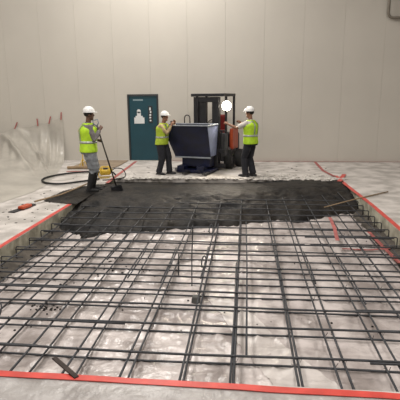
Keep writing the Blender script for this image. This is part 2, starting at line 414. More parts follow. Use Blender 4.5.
# broken rim lumps along the far side
bm = bmesh.new()
for k in range(420):
    x = random.uniform(PX0-.1, PX1+.1); y = PY1+.02+random.gauss(.06, .08); r = random.uniform(.02, .065)
    if k > 340: x = random.uniform(.2, 2.2); y = PY1+random.uniform(.1, .7)
    vs0 = len(bm.verts)
    m = Matrix.Translation((x, y, r*.25)) @ Matrix.Rotation(random.uniform(0, 6), 4, 'Z') @ Matrix.Diagonal((r*random.uniform(.8, 1.9), r, r*.5, 1))
    rr = bmesh.ops.create_icosphere(bm, subdivisions=1, radius=1, matrix=m)
    for v in rr['verts']: v.co += Vector((random.uniform(-1, 1), random.uniform(-1, 1), random.uniform(-1, 1)))*r*.15
tag(mesh_obj('concrete_rubble', bm, GRAVEL), 'pale broken concrete rubble along the far rim of the pit', 'rubble', kind='stuff')
# dark spots of mud on the left slab
bm = bmesh.new()
for k in range(90):
    x = random.uniform(-4.4, -3.5); y = random.uniform(6.2, 9.6)
    if k > 55: x = random.uniform(-4.5, -3.0); y = random.uniform(9.5, 13)
    r = random.uniform(.008, .03)
    rings_loft(bm, [(x, y, 0, r, r*random.uniform(.5, .9)), (x, y, .006, r*.5, r*.3)], 7)
tag(mesh_obj('mud_spots', bm, WET), 'dark splashes of mud on the slab left of the pit', 'mud', kind='stuff')
bm = bmesh.new()
for k in range(60):
    x = random.uniform(-3, 2.3); y = random.uniform(11.4, 13.6); r = random.uniform(.01, .05)
    rings_loft(bm, [(x, y, 0, r, r*random.uniform(.5, .9)), (x, y, .006, r*.5, r*.3)], 7)
tag(mesh_obj('mud_spots', bm, WET), 'dark splashes of mud on the far slab around the hopper', 'mud', kind='stuff')

# ------------------------------------------------------------ tapes
def tape(pts, wd, label, m=TAPE, th=.003, z=.004, group=None):
    bm = bmesh.new(); P = []
    pts = [Vector(p) for p in pts]
    fine = []
    for a, b in zip(pts, pts[1:]):
        n = max(1, int((b-a).length/.18))
        fine += [a.lerp(b, k/n) for k in range(n)]
    fine.append(pts[-1])
    rows = []
    for i, p in enumerate(fine):
        a = fine[max(i-1, 0)]; b = fine[min(i+1, len(fine)-1)]
        t = (b-a).normalized(); s = Vector((0, 0, 1)).cross(t)
        if s.length < .2: s = Vector((1, 0, 0))
        s.normalize(); j = .006*fnoise(p.x*4, p.y*4, 2)
        h = Vector((0, 0, th)) if abs(t.z) < .7 else Vector((0, -th, 0))
        c = p+s*j; ww = wd/2*(1+.10*fnoise(p.x*3, p.y*3, 9))
        up = Vector((0, 0, .006*abs(fnoise(p.x*5, p.y*5, 4))))
        rows.append([bm.verts.new(c-s*ww), bm.verts.new(c-s*ww+h+up), bm.verts.new(c+s*ww+h), bm.verts.new(c+s*ww)])
    for a, b in zip(rows, rows[1:]):
        for k in range(4): bm.faces.new((a[k], a[(k+1) % 4], b[(k+1) % 4], b[k]))
    bm.faces.new(rows[0]); bm.faces.new(list(reversed(rows[-1])))
    return tag(mesh_obj('red_tape', bm, m), label, 'tape', group)
tape([(PX0-.55, PY0-.035, .009), (-1.2, PY0-.04, .009), (.4, PY0-.06, .009), (PX1+.3, PY0-.075, .009)], .068, 'red tape across the front rim of the pit, holding the plastic')
tape([(PX0-.045, PY0, .002), (PX0-.045, 7.0, .002), (PX0-.04, 8.75, .002)], .08, 'long red tape on the slab along the left rim of the pit')
tape([(PX0+.02, 10.6, .004), (PX0-.05, 12, .003), (PX0-.1, 13.0, .003), (PX0-.17, 14.4, .003)], .09, 'dusty red tape on the floor from the pit towards the teal door', TAPED)
tape([(PX1+.045, PY0, .002), (PX1+.045, 5.2, .002), (PX1+.04, 8.75, .002), (PX1-.02, 10.6, .004), (PX1-.02, 11.9, .004)], .08, 'long red tape on the slab along the right rim of the pit')
tape([(2.25, 11.75, .012), (2.12, 12.7, .004), (2.15, 14.45, .003)], .08, 'dusty red tape running from the right pit corner to the wall', TAPED)
tape([(2.22, 11.0, .022), (2.55, 12.05, .022)], .10, 'short red tape stuck crosswise over the far right pit corner', TAPE)
tape([(-2.7, WY-.06, .004), (.5, WY-.05, .004), (3.0, WY-.06, .004), (8.8, WY-.05, .004)], .05, 'thin red tape along the foot of the back wall', TAPED)
tape([(-4.95, 12.25, .006), (-4.4, 12.35, .006), (-3.95, 12.25, .006)], .10, 'red tape on the floor left of the worker holding the shovel', TAPED)
tape([(1.46, 7.85, -.045), (1.42, 7.2, -.035), (1.34, 6.52, -.04)], .055, 'torn red tape strip lying on the rebar, running away from the camera', TAPED)
tape([(1.50, 6.93, -.30), (1.9, 6.90, -.30), (2.26, 6.98, -.29)], .05, 'torn red tape strip on the pit plastic at the right, running sideways', TAPED, group=None)
tape([(2.10, 7.75, -.26), (2.14, 7.0, -.285), (2.16, 6.3, -.285)], .06, 'crumpled red tape lying in the pit against the right rim', TAPED)

# apron of plastic in front of the pit
def apz(x, y):
    return .004 + (.006*abs(fnoise(x*1.5, y*1.5, 31)) + .012*max(0, ridged(x, y, 3.2, 14))**3)*min(1, max(0, (2.84-y)*4))
o = grid_sheet('plastic_apron', -3.4, 2.7, 1.2, PY0-.03, .03, apz, APRON)
tag(o, 'wrinkled grey plastic sheet on the floor in front of the front tape', 'plastic sheet')

# ------------------------------------------------------------ plastic curtain, left
cols = [  # top (x, z), right/bottom end (x, y), curve power
    ((-10.5, .55), (-7.2, 5.2), 1.3), ((-9.0, .72), (-5.7, 6.6), 1.3), ((-8.08, .88), (-4.85, 7.9), 1.5), ((-7.75, .98), (-4.75, 8.5), 1.8), ((-7.48, 1.10), (-4.66, 9.0), 2.2),
    ((-7.05, 1.08), (-4.62, 9.4), 2.7), ((-6.71, 1.20), (-4.62, 9.7), 3.4), ((-6.5, 1.20), (-4.62, 10.0), 4.4), ((-6.3, 1.27), (-4.7, 10.4), 5.5), ((-6.1, 1.32), (-4.85, 11.0), 7.0), ((-5.90, 1.43), (-5.05, 11.8), 9.0)]
NU, NV = 120, 110
bm = bmesh.new(); G = []
for iu in range(NU):
    u = iu/(NU-1)*(len(cols)-1); i = min(int(u), len(cols)-2); t = u-i
    L = lambda a, b: a+(b-a)*t
    (xa, za), (xe, ye), pw = cols[i]; (xa2, za2), (xe2, ye2), pw2 = cols[i+1]
    tx, tz, ex, ey, pw = L(xa, xa2), L(za, za2), L(xe, xe2), L(ye, ye2), L(pw, pw2)
    row = []
    for iv in range(NV):
        v = iv/(NV-1)
        hv = v**1.7   # starts almost straight down the wall
        x = tx+(ex-tx)*hv; y = (WY-.03)+(ey-(WY-.03))*hv
        z = tz*(1-v)**pw
        fold = (.018*math.sin(u*3.0+v*2.5) + .012*math.sin(u*7+v*5+1.3) + .07*fnoise(u*.7, v*1.6, 6, 2))*math.sin(PI*min(1, v*1.3+.02))
        diag = .16*math.exp(-((u-(2.0+4.6*v))/.33)**2)*math.sin(PI*min(1, v*1.2))
        diag += .09*math.exp(-((u-(4.0+5.0*v))/.25)**2)*math.sin(PI*min(1, v*1.2))
        z += (fold+diag)*min(1, tz*(1-v)*2) + .006*fnoise(x*4, y*4, 8)
        y -= (fold*.7+diag*.6)*(1-v)
        row.append(bm.verts.new((x, min(y, WY-.012), max(z, .008+.004*fnoise(x*3, y*3, 1)))))
    G.append(row)
for a, b in zip(G, G[1:]):
    for k in range(NV-1): bm.faces.new((a[k], b[k], b[k+1], a[k+1]))
o = mesh_obj('plastic_curtain', bm, CURT, None, True, normals=False)
tag(o, 'large translucent white plastic sheet hung from the wall and spread over the left floor', 'plastic sheet')
for x, z, rx, lab in [(-7.48, 1.12, 18, 'red tape tab on the plastic curtain, leftmost and tilted'), (-6.74, 1.22, -12, 'red tape tab on the plastic curtain, second from the left'),
                      (-6.32, 1.29, 8, 'red tape tab on the plastic curtain, third from the left'), (-5.93, 1.42, -4, 'red tape tab on the plastic curtain, rightmost')]:
    bm = bmesh.new(); box(bm, (-.02, -.004, -.12), (.02, .0, .12), .001)
    for v in bm.verts: v.co.x += .02*math.sin(v.co.z*12); 
    o = mesh_obj('red_tape', bm, TAPED); o.location = (x, WY-.045, z+.02); o.rotation_euler = (0, math.radians(rx), 0); tag(o, lab, 'tape')

# ------------------------------------------------------------ floor items, left
def smooth_path(pts, n=8, closed=False):
    P = [Vector(p) for p in pts]; out = []
    for i in range(len(P)-1):
        p0 = P[max(i-1, 0)]; p1 = P[i]; p2 = P[i+1]; p3 = P[min(i+2, len(P)-1)]
        for k in range(n):
            t = k/n
            out.append(.5*((2*p1)+(p2-p0)*t+(2*p0-5*p1+4*p2-p3)*t*t+(3*p1-p0-3*p2+p3)*t**3))
    out.append(P[-1]); return out
bm = bmesh.new()
tube(bm, smooth_path([(-3.7, 11.9, .04), (-4.1, 12.05, .04), (-4.45, 11.95, .04), (-4.80, 11.62, .04), (-5.0, 11.2, .04), (-4.98, 10.75, .04), (-4.70, 10.35, .04), (-4.3, 10.25, .04), (-3.95, 10.55, .04), (-3.6, 10.95, .04)], 8), .024, 10)
tag(mesh_obj('rubber_hose', bm, RUBBER, None, True), 'thick black hose looped on the plastic left of the worker with the shovel', 'hose')
bm = bmesh.new()
tube(bm, smooth_path([(-3.45, 11.45, .12), (-3.35, 11.5, .22), (-3.15, 11.5, .2), (-3.05, 11.4, .05), (-3.15, 11.1, .02), (-3.5, 10.9, .02)], 8), .012, 8)
tag(mesh_obj('power_cable', bm, RUBBER, None, True), 'thin black cable curling from the yellow machine to the floor', 'cable')
# long handled tool
tl = empty('long_handled_tool', (-3.72, 10.1, 0), label='long tan-handled tool with red and black head lying left of the pit', cat='tool')
bm = bmesh.new(); tube(bm, [(.10, .5, .05), (-.07, -1.1, .05), (-.31, -1.8, .06)], .018, 8); mesh_obj('handle', bm, WOOD, tl, True)
bm = bmesh.new(); box(bm, (-.06, -.26, 0), (.06, .0, .02), .004, Matrix.Translation((-.33, -1.85, .012)) @ Matrix.Rotation(-.15, 4, 'Z')); mesh_obj('bracket', bm, BLACKM, tl)
bm = bmesh.new(); box(bm, (-.06, -.17, 0), (.06, .1, .055), .015, Matrix.Translation((-.33, -2.12, .02)) @ Matrix.Rotation(-.2, 4, 'Z')); tag(mesh_obj('motor_housing', bm, ORANGE, tl), 'red motor housing')
bm = bmesh.new(); box(bm, (-.09, -.28, 0), (.05, .35, .012), .003, Matrix.Translation((-.37, -2.2, .006)) @ Matrix.Rotation(-.2, 4, 'Z')); tag(mesh_obj('blade', bm, BLACKM, tl), 'flat black blade')
# yellow machine
ym = empty('concrete_vibrator', (-3.56, 11.35, 0), .3, label='small yellow motor unit on the slab behind the worker with the shovel', cat='machine')
bm = bmesh.new(); tube(bm, [(-.14, 0, .15), (-.11, 0, .15), (.1, 0, .15), (.14, 0, .15)], [.06, .085, .085, .055], 14); mesh_obj('motor_body', bm, YELL, ym, True)
bm = bmesh.new()
for s in (-1, 1): tube(bm, [(-.17, s*.1, .01), (.17, s*.1, .01), (.17, s*.09, .2), (.08, s*.08, .28), (-.08, s*.08, .28), (-.17, s*.09, .2), (-.17, s*.1, .01)], .011, 7)
for x in (-.08, .08): tube(bm, [(x, -.08, .28), (x, .08, .28)], .011, 7)
mesh_obj('guard_frame', bm, YELL, ym, True)
bm = bmesh.new(); box(bm, (-.05, -.05, .2), (.06, .05, .255), .01); mesh_obj('switch_box', bm, BLACKM, ym)
bm = bmesh.new(); tube(bm, [(.14, 0, .15), (.2, -.02, .13), (.26, -.04, .06)], .022, 8); mesh_obj('hose_coupling', bm, BLACKM, ym, True)
# board at the wall
bm = bmesh.new(); prism(bm, [(-5.1, 12.7), (-3.85, 12.75), (-3.75, 13.3), (-3.76, 14.5), (-5.1, 14.5)], .006, .024)
tag(mesh_obj('floor_board', bm, PLY), 'brown board lying on the floor at the wall left of the teal door', 'board')
bm = bmesh.new(); box(bm, (-.45, -.05, 0), (.45, .05, .06), .004)
o = mesh_obj('wood_block', bm, WOOD); o.location = (-4.65, 12.75, .025); o.rotation_euler = (0, 0, .12); tag(o, 'short wooden batten on the board behind the worker with the shovel', 'batten')
bm = bmesh.new(); tube(bm, [(0, 0, 0), (.01, 0, .55), (0, 0, .98)], .014, 8); tube(bm, [(0, 0, .98), (-.08, 0, 1.06)], .02, 8)
for a in (0, 2.1, 4.2): tube(bm, [(0, 0, .25), (.16*math.cos(a), .16*math.sin(a), 0)], .01, 6)
o = mesh_obj('marking_wand', bm, YELL); o.location = (-4.72, 12.95, .025); tag(o, 'thin upright yellow stand behind the back of the worker with the shovel', 'stand')
# wood stick across right rim
bm = bmesh.new()
a = Vector((1.48, 8.55, -.03)); b_ = Vector((2.98, 9.78, .03)); tube(bm, [a, (a+b_)/2+Vector((0, 0, .01)), b_], [.009, .013, .015], 8)
tag(mesh_obj('wooden_pole', bm, WOOD, None, True), 'tan wooden pole lying across the right rim of the pit', 'pole')

# ------------------------------------------------------------ dumping hopper
AH = math.radians(-16)   # local -Y is the front (towards camera), turned to the left
hop = empty('dumping_hopper', (-1.36, 12.45, 0), AH, label='dark blue steel concrete hopper carried in front of the forklift', cat='hopper')
def quadbox(bm, top, bot, t=.02):
    """open tapered tub. top/bot: (x0,x1,y0,y1,z)"""
    def ring(b, d): return [bm.verts.new((b[0]+d, b[2]+d, b[4])), bm.verts.new((b[1]-d, b[2]+d, b[4])), bm.verts.new((b[1]-d, b[3]-d, b[4])), bm.verts.new((b[0]+d, b[3]-d, b[4]))]
    o0, o1 = ring(bot, 0), ring(top, 0); i0, i1 = ring(bot, t), ring(top, t)
    for v in i0: v.co.z += t
    for k in range(4):
        n = (k+1) % 4
        bm.faces.new((o0[k], o0[n], o1[n], o1[k])); bm.faces.new((i0[n], i0[k], i1[k], i1[n])); bm.faces.new((o1[k], o1[n], i1[n], i1[k]))
    bm.faces.new(list(reversed(o0))); bm.faces.new(i0)
bm = bmesh.new(); quadbox(bm, (-.70, .58, -.60, .22, 1.28), (-.50, .53, -.22, .18, .44), .015)
tub = mesh_obj('tub', bm, BLUE, hop)
# right side plate; the light on it is painted in as paler blue
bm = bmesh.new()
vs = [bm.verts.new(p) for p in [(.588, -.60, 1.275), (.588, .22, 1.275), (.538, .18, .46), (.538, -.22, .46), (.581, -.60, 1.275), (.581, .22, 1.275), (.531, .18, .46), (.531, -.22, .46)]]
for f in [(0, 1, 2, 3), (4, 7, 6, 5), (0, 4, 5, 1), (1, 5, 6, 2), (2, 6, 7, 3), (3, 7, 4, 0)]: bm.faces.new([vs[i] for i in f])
tag(mesh_obj('side_plate', bm, BLUE_LIT, tub), 'blue side plate, painted paler as if lit')
bm = bmesh.new()
for a, b_ in [((-.72, -.62, 1.27), (.60, -.59, 1.30)), ((-.72, .20, 1.27), (.60, .24, 1.30)), ((-.72, -.59, 1.27), (-.69, .20, 1.30)), ((.57, -.59, 1.27), (.60, .20, 1.30))]: box(bm, a, b_, .006)
tag(mesh_obj('rim', bm, LIP, tub), 'bare worn steel rim')
bm = bmesh.new(); box(bm, (-.50, -.24, .40), (.53, -.19, .44), .005); tag(mesh_obj('bottom_ledge', bm, LIP, hop), 'worn grey ledge under the tub')
bm = bmesh.new(); box(bm, (-.33, -.16, .16), (.48, .18, .43), .02); mesh_obj('cradle', bm, BLUE, hop)
bm = bmesh.new()
prism(bm, [(-.55, -.16), (-.40, -.36), (.56, -.36), (.56, .26), (-.40, .26)], .03, .10)
for x in (-.28, .28): box(bm, (x-.1, -.38, .09), (x+.1, .26, .20), .01)
mesh_obj('skid_base', bm, BLUE, hop)
bm = bmesh.new(); pts = [(-.40, .22, 1.26), (-.40, .22, 1.42)] + [(-.32+.08*math.cos(a), .22, 1.44+.08*math.sin(a)) for a in [PI-k*PI/6 for k in range(7)]] + [(-.24, .22, 1.26)]
tube(bm, pts, .015, 8); mesh_obj('latch_handle', bm, BLACKM, hop, True)
bm = bmesh.new(); box(bm, (-.71, -.05, 1.30), (-.60, .05, 1.37), .01); mesh_obj('latch_block', bm, BLACKM, hop)
# ------------------------------------------------------------ forklift
fk = empty('forklift', (-.93, 13.05, 0), AH, label='dark forklift with orange body and one bright lamp behind the blue hopper', cat='forklift')
bm = bmesh.new()
for x in (-.36, -.20, .20, .36):
    pass
for xs in ((-.44, -.30, -.28, -.08), (.20, .30, .09, .19)):
    box(bm, (xs[0], -.32, .06), (xs[1], -.18, 2.0), .006); box(bm, (xs[2], -.29, .08), (xs[3], -.19, 1.96), .005)
box(bm, (-.44, -.31, 1.86), (.30, -.21, 2.0), .006); box(bm, (-.44, -.31, .14), (.30, -.21, .26), .006); box(bm, (-.10, -.30, 1.05), (.10, -.22, 1.13), .006)
mesh_obj('mast', bm, BLACKM, fk)
bm = bmesh.new(); tube(bm, [(-.13, -.16, .2), (-.13, -.16, 1.15)], .035, 10); tube(bm, [(-.13, -.16, 1.15), (-.13, -.16, 1.88)], .018, 8); mesh_obj('lift_cylinder', bm, BLACKM, fk, True)
bm = bmesh.new(); box(bm, (-.50, -.40, .10), (.50, -.34, .20), .006); box(bm, (-.50, -.40, .50), (.50, -.34, .60), .006)
for x in (-.42, -.1, .1, .38): box(bm, (x, -.38, .58), (x+.03, -.35, 1.10), .003)
box(bm, (-.5, -.39, 1.08), (.5, -.35, 1.12), .004)
mesh_obj('carriage', bm, BLACKM, fk)
for x in (-.30, .26):
    bm = bmesh.new(); box(bm, (x-.05, -.46, .05), (x+.05, -.41, .62), .006); box(bm, (x-.05, -1.40, .04), (x+.05, -.42, .075), .006); mesh_obj('fork', bm, BLACKM, fk)
bm = bmesh.new(); box(bm, (-.46, -.12, .22), (.46, .80, .58), .04); box(bm, (-.46, -.14, .55), (.46, .02, 1.02), .03)
tag(mesh_obj('chassis', bm, GREYM, fk), 'dark grey body')
bm = bmesh.new(); box(bm, (-.44, .55, .5), (.44, .78, .98), .04)
mesh_obj('engine_cover', bm, BLACKM, fk)
bm = bmesh.new(); box(bm, (-.48, .75, .25), (.50, 1.02, .98), .07); mesh_obj('counterweight', bm, BLACKM, fk)
bm = bmesh.new(); box(bm, (.40, .30, .52), (.50, .85, 1.12), .03); tag(mesh_obj('side_panel', bm, ORANGE, fk), 'orange side panel')
for x, y in [(-.45, -.12), (.40, -.12), (-.45, .60), (.40, .60)]:
    bm = bmesh.new(); box(bm, (x, y, .9), (x+.055, y+.07, 2.02), .006); mesh_obj('guard_post', bm, BLACKM, fk)
bm = bmesh.new()
for lo, hi in [((-.50, -.36, 2.01), (.46, -.28, 2.09)), ((-.50, .60, 2.01), (.46, .68, 2.09)), ((-.50, -.28, 2.01), (-.42, .60, 2.09)), ((.38, -.28, 2.01), (.46, .60, 2.09))]: box(bm, lo, hi, .008)
for k in range(6): box(bm, (-.39+k*.14, -.28, 2.03), (-.33+k*.14, .60, 2.075))
mesh_obj('overhead_guard', bm, BLACKM, fk)
bm = bmesh.new(); box(bm, (-.22, .22, .95), (.24, .62, 1.08), .04); box(bm, (-.22, .52, 1.05), (.24, .62, 1.50), .04); tag(mesh_obj('operator_seat', bm, REDV, fk), 'red vinyl seat')
bm = bmesh.new(); bmesh.ops.create_cone(bm, cap_ends=False, segments=8, radius1=.001, radius2=.001, depth=.001)
bm.clear(); tube(bm, [(0.17*math.cos(a), .17*math.sin(a)*.9+.10, 1.30+.17*math.sin(a)*.5) for a in [k*2*PI/20 for k in range(21)]], .013, 8, cap=False); tube(bm, [(0, -.06, .98), (0, .10, 1.30)], .02, 8)
tube(bm, [(-.16, .10, 1.30), (.16, .10, 1.30)], .01, 6); mesh_obj('steering_wheel', bm, BLACKM, fk, True)
def wheel(x, y, r, wd, lab=None):
    bm = bmesh.new(); s = wd/2
    prof = [(r*.55, -s), (r*.92, -s), (r, -s*.7), (r, s*.7), (r*.92, s), (r*.55, s)]; n = 28; R = []
    for px, pz in prof: R.append([bm.verts.new((pz, px*math.cos(2*PI*k/n), px*math.sin(2*PI*k/n))) for k in range(n)])
    for a, b in zip(R, R[1:]):
        for k in range(n): bm.faces.new((a[k], a[(k+1) % n], b[(k+1) % n], b[k]))
    a, b = R[-1], R[0]
    for k in range(n): bm.faces.new((a[k], a[(k+1) % n], b[(k+1) % n], b[k]))
    t = mesh_obj('wheel', bm, RUBBER, fk, False); t.location = (x, y, r)
    bm = bmesh.new(); bmesh.ops.create_cone(bm, cap_ends=True, segments=24, radius1=r*.56, radius2=r*.56, depth=wd*.7, matrix=Matrix.Rotation(PI/2, 4, 'Y'))
    for k in range(5):
        a = k*2*PI/5; ball(bm, (wd*.37, r*.32*math.cos(a), r*.32*math.sin(a)), .02, seg=8)
    mesh_obj('hub', bm, GREYM, t)
for x in (-.47, .47): wheel(x, .12, .27, .19)
wheel(-.42, .85, .26, .16); wheel(.62, .62, .26, .20)
bm = bmesh.new(); tube(bm, [(.50, -.20, 1.76), (.50, -.26, 1.76)], [.08, .13], 18); box(bm, (.42, -.19, 1.74), (.52, -.14, 1.78)); 
lh = mesh_obj('lamp_housing', bm, BLACKM, fk)
bm = bmesh.new(); ball(bm, (.50, -.262, 1.76), .128, 1, .28, 1, 18); tag(mesh_obj('lamp_lens', bm, LAMP, lh, True), 'lit warm white lamp lens')
bm = bmesh.new(); tube(bm, [(-.34, -.36, 1.70), (-.34, -.41, 1.70)], [.04, .06], 14); box(bm, (-.36, -.36, 1.69), (-.32, -.30, 1.71)); mesh_obj('lamp_housing', bm, BLACKM, fk)
lp = bpy.data.lights.new('work_lamp', 'SPOT'); lp.energy = 220; lp.spot_size = math.radians(120); lp.spot_blend = .6; lp.color = (1, .88, .72); lp.shadow_soft_size = .08
lo = bpy.data.objects.new('work_lamp', lp); C.objects.link(lo); lo.parent = fk; lo.location = (.50, -.33, 1.76); lo.rotation_euler = (math.radians(72), 0, PI)

# ------------------------------------------------------------ people
def remeshed(name, bm, m, parent, vox, smooth=2):
    bmesh.ops.recalc_face_normals(bm, faces=bm.faces)
    me = bpy.data.meshes.new('tmp'); bm.to_mesh(me); bm.free()
    t = bpy.data.objects.new('tmp', me); C.objects.link(t)
    md = t.modifiers.new('r', 'REMESH'); md.mode = 'VOXEL'; md.voxel_size = vox
    s = t.modifiers.new('s', 'SMOOTH'); s.iterations = smooth; s.factor = .5
    dg = bpy.context.evaluated_depsgraph_get(); me2 = bpy.data.meshes.new_from_object(t.evaluated_get(dg))
    bpy.data.objects.remove(t); bpy.data.meshes.remove(me)
    for p in me2.polygons: p.use_smooth = True
    me2.materials.clear()
    for x in (m if isinstance(m, (list, tuple)) else [m]): me2.materials.append(x)
    me2.name = name; o = bpy.data.objects.new(name, me2); C.objects.link(o)
    if parent: o.parent = parent
    return o
def ik(a, b, l1, l2, hint):
    a, b = Vector(a), Vector(b); dv = b-a; L = min(dv.length, (l1+l2)*.999)
    d = dv.normalized(); x = (l1*l1-l2*l2+L*L)/(2*L); h = math.sqrt(max(0, l1*l1-x*x))
    n = Vector(hint); n = (n-d*n.dot(d)).normalized()
    return a+d*x+n*h, a+d*L
def hand(bm, wrist, direction, palm_n, s=1.0, curl=.6, side=1):
    d = Vector(direction).normalized(); n = Vector(palm_n); n = (n-d*n.dot(d)).normalized(); a = d.cross(n)*side
    w = Vector(wrist)
    tube(bm, [w-d*.02*s, w+d*.03*s, w+d*.095*s], [.022*s, .036*s, .040*s], 10, r2=[.018*s, .017*s, .014*s]) if abs(a.z) < 2 else None
    # palm as a slab along a
    for j, off in enumerate((-.027, -.009, .009, .027)):
        ln = (.062, .074, .070, .055)[j]*s; base = w+d*.088*s+a*off*s*1.1
        tube(bm, [w+d*.02*s+a*off*.6*s, base], [.014*s, .012*s], 8)
        c = curl; p = base; pts = [p]; dd = d.copy()
        for k, fr_ in enumerate((.42, .32, .26)):
            ang = c*(.6 if k == 0 else 1.0)
            dd = (dd*math.cos(ang)+n*math.sin(ang)).normalized(); p = p+dd*ln*fr_; pts.append(p)
        tube(bm, pts, [.0105*s, .0098*s, .009*s, .0075*s], 8)
    tb = w+d*.03*s-a*.03*s
    tube(bm, [w+d*.015*s-a*.012*s, tb, tb+(d*.6-a*.55+n*.4).normalized()*.035*s, tb+(d*.75-a*.35+n*.7).normalized()*.062*s], [.015*s, .013*s, .011*s, .009*s], 8)

def person(name_label, loc, rz, H, lean, feet, hands, head_yaw, mats_, boots_h=.12, sleeve='long', hipshift=(0, 0), vest_m=LIME, hint_elbow=((0, -.3, -1), (0, .3, -1)), hat=True, hair=None, glove=False, belt=False, fat=.034, tcut=1.0, leg=1.0):
    """local frame: faces +X, left is +Y. feet: [(x,y)] right,left ; hands: [(x,y,z)] right,left"""
    skin, shirt, trous, boot = mats_
    root = empty('person', loc, rz, label=name_label, cat='person')
    k = H/1.80
    hipz = .93*k; hip = Vector((hipshift[0], hipshift[1], hipz))
    ld = Vector((math.sin(lean), 0, math.cos(lean)))
    def T(z, fx=0.0): return hip + ld*(z*k) + Vector((fx*k, 0, 0))
    sh = T(.49); neck = T(.56, .01); headc = T(.715, .03)
    B = bmesh.new()
    # torso of the body
    def torso(bm, g, z0=-.06, z1=.55, top=True):
        g0 = g; g = g0+fat
        prof = [(-.08, .115, .165), (.0, .118, .168), (.10, .105, .148), (.18, .102, .142), (.30, .115, .165), (.40, .122, .185), (.47, .108, .195), (.52, .085, .150), (.56, .062, .080)]
        rr = []
        for z, rx, ry in prof:
            if z < z0-.001 or z > z1+.001: continue
            c = T(z); gg = g0+fat*(1 if z < .45 else .3); rr.append((c.x, c.y, c.z, (rx+gg)*k, (ry+gg)*k))
        return rings_loft(bm, rr, 22, power=2.3)
    torso(B, 0)
    tube(B, [T(.50), T(.60, .015), T(.68, .025)], [.062*k, .056*k, .056*k], 12)
    # head
    cy, sy = math.cos(head_yaw), math.sin(head_yaw)
    def Hh(x, y, z): return headc + Vector((x*cy-y*sy, x*sy+y*cy, z))*k
    def hball(x, y, z, r, sx=1, sy_=1, sz=1, seg=14):
        m = Matrix.Translation(Hh(x, y, z)) @ Matrix.Rotation(head_yaw, 4, 'Z') @ Matrix.Diagonal((r*sx*k, r*sy_*k, r*sz*k, 1))
        bmesh.ops.create_uvsphere(B, u_segments=seg, v_segments=10, radius=1, matrix=m)
    hball(0, 0, .035, .098, 1.0, .80, 1.03); hball(.022, 0, -.045, .072, .95, .80, 1.0); hball(.060, 0, -.085, .030, 1, 1.2, .8)
    tube(B, [Hh(.085, 0, .03), Hh(.105, 0, -.012), Hh(.088, 0, -.022)], [.010*k, .016*k, .014*k], 8)
    for s in (-1, 1):
        hball(.0, s*.078, .0, .030, .7, .25, 1.05, 10); hball(.078, s*.03, .035, .018, .6, 1.3, .5, 8)
    hball(.087, 0, -.048, .014, .7, 1.9, .38, 8); hball(.086, 0, -.060, .014, .7, 1.6, .42, 8)
    # legs
    J = []
    for s, (fx, fy) in zip((-1, 1), feet):
        hj = hip+Vector((0, s*.092*k, -.02*k)); ank = Vector((fx, fy, .085*k))
        kn, ank = ik(hj, ank, .43*k, .42*k, (1, s*.1, 0)); J.append((hj, kn, ank))
        mid = hj.lerp(kn, .4); cf = kn.lerp(ank, .35)
        tube(B, [hj+Vector((0, 0, .04)), mid, kn, cf, ank], [.085*k, .080*k, .056*k, .056*k, .040*k], 14)
        tube(B, [ank+Vector((-.05, 0, -.045))*k, ank+Vector((.06, s*.01, -.045))*k, ank+Vector((.16, s*.02, -.06))*k], [.04*k, .042*k, .026*k], 10)
    # arms
    A = []
    for i, (s, hp) in enumerate(zip((-1, 1), hands)):
        sj = sh+Vector((0, s*.185*k, -.01*k)); el, wr = ik(sj, Vector(hp), .29*k, .26*k, hint_elbow[i]); A.append((sj, el, wr))
        tube(B, [sj-Vector((0, s*.05, 0))*k, sj, sj.lerp(el, .45), el, el.lerp(wr, .3), wr], [.05*k, .056*k, .047*k, .038*k, .040*k, .026*k], 12)
        d = (wr-el).normalized(); hand(B, wr, d, (0, -s*.9, -.5) if abs(d.z) < .7 else (0, -s, 0), k, .75, s)
    body = remeshed('body', B, skin, root, .0075, 1)
    # trousers
    b = bmesh.new()
    rr = []
    for z, rx, ry in [(-.10, .122, .172), (.0, .128, .178), (.07, .120, .165), (.10, .115, .158)]:
        c = T(z); rr.append((c.x, c.y, c.z, (rx+fat)*k, (ry+fat)*k))
    rings_loft(b, rr, 22, power=2.4)
    for (hj, kn, ank), s in zip(J, (-1, 1)):
        dn = (ank-kn).normalized(); mid = hj.lerp(kn, .4)
        tube(b, [hj+Vector((0, 0, .05)), mid, kn.lerp(hj, .1), kn, kn.lerp(ank, .3), kn.lerp(ank, .6*tcut), kn.lerp(ank, .86*tcut), kn.lerp(ank, 1.04*tcut)], [.106*k*leg, .108*k*leg, .092*k*leg, .087*k*leg] + ([.090*k, .087*k, .089*k, .091*k] if tcut == 1 else [.080*k, .070*k, .065*k, .062*k]), 14)
    tr = remeshed('trousers', b, trous, root, .011, 2)
    # wrinkles
    for v in tr.data.vertices:
        n = fnoise(v.co.x*5, v.co.y*5, v.co.z*16, 3); v.co += v.normal*n*.007
    # boots
    for (hj, kn, ank), s in zip(J, (-1, 1)):
        b = bmesh.new(); up = (kn-ank).normalized(); tall = boots_h
        pts = [ank+Vector((0, 0, -.045*k))]; rads = [.056*k]; n = 5
        for q in range(n+1): pts.append(ank+up*(tall*k*q/n)); rads.append((.056+.042*(q/n)*(1 if tall > .25 else .3))*k)
        tube(b, pts, rads, 14)
        tube(b, [ank+Vector((-.075, 0, -.045))*k, ank+Vector((-.03, 0, -.04))*k, ank+Vector((.08, s*.01, -.045))*k, ank+Vector((.15, s*.02, -.052))*k, ank+Vector((.195, s*.025, -.058))*k], [.036*k, .048*k, .050*k, .046*k, .026*k], 12, r2=[.034*k, .045*k, .040*k, .034*k, .024*k])
        box(b, (ank+Vector((-.10, -.046, -.085))*k), (ank+Vector((.20, .056, -.062))*k), .006)
        remeshed('boot', b, boot, root, .009, 1)
    # shirt
    b = bmesh.new(); torso(b, .014, z0=.0, z1=.52); 
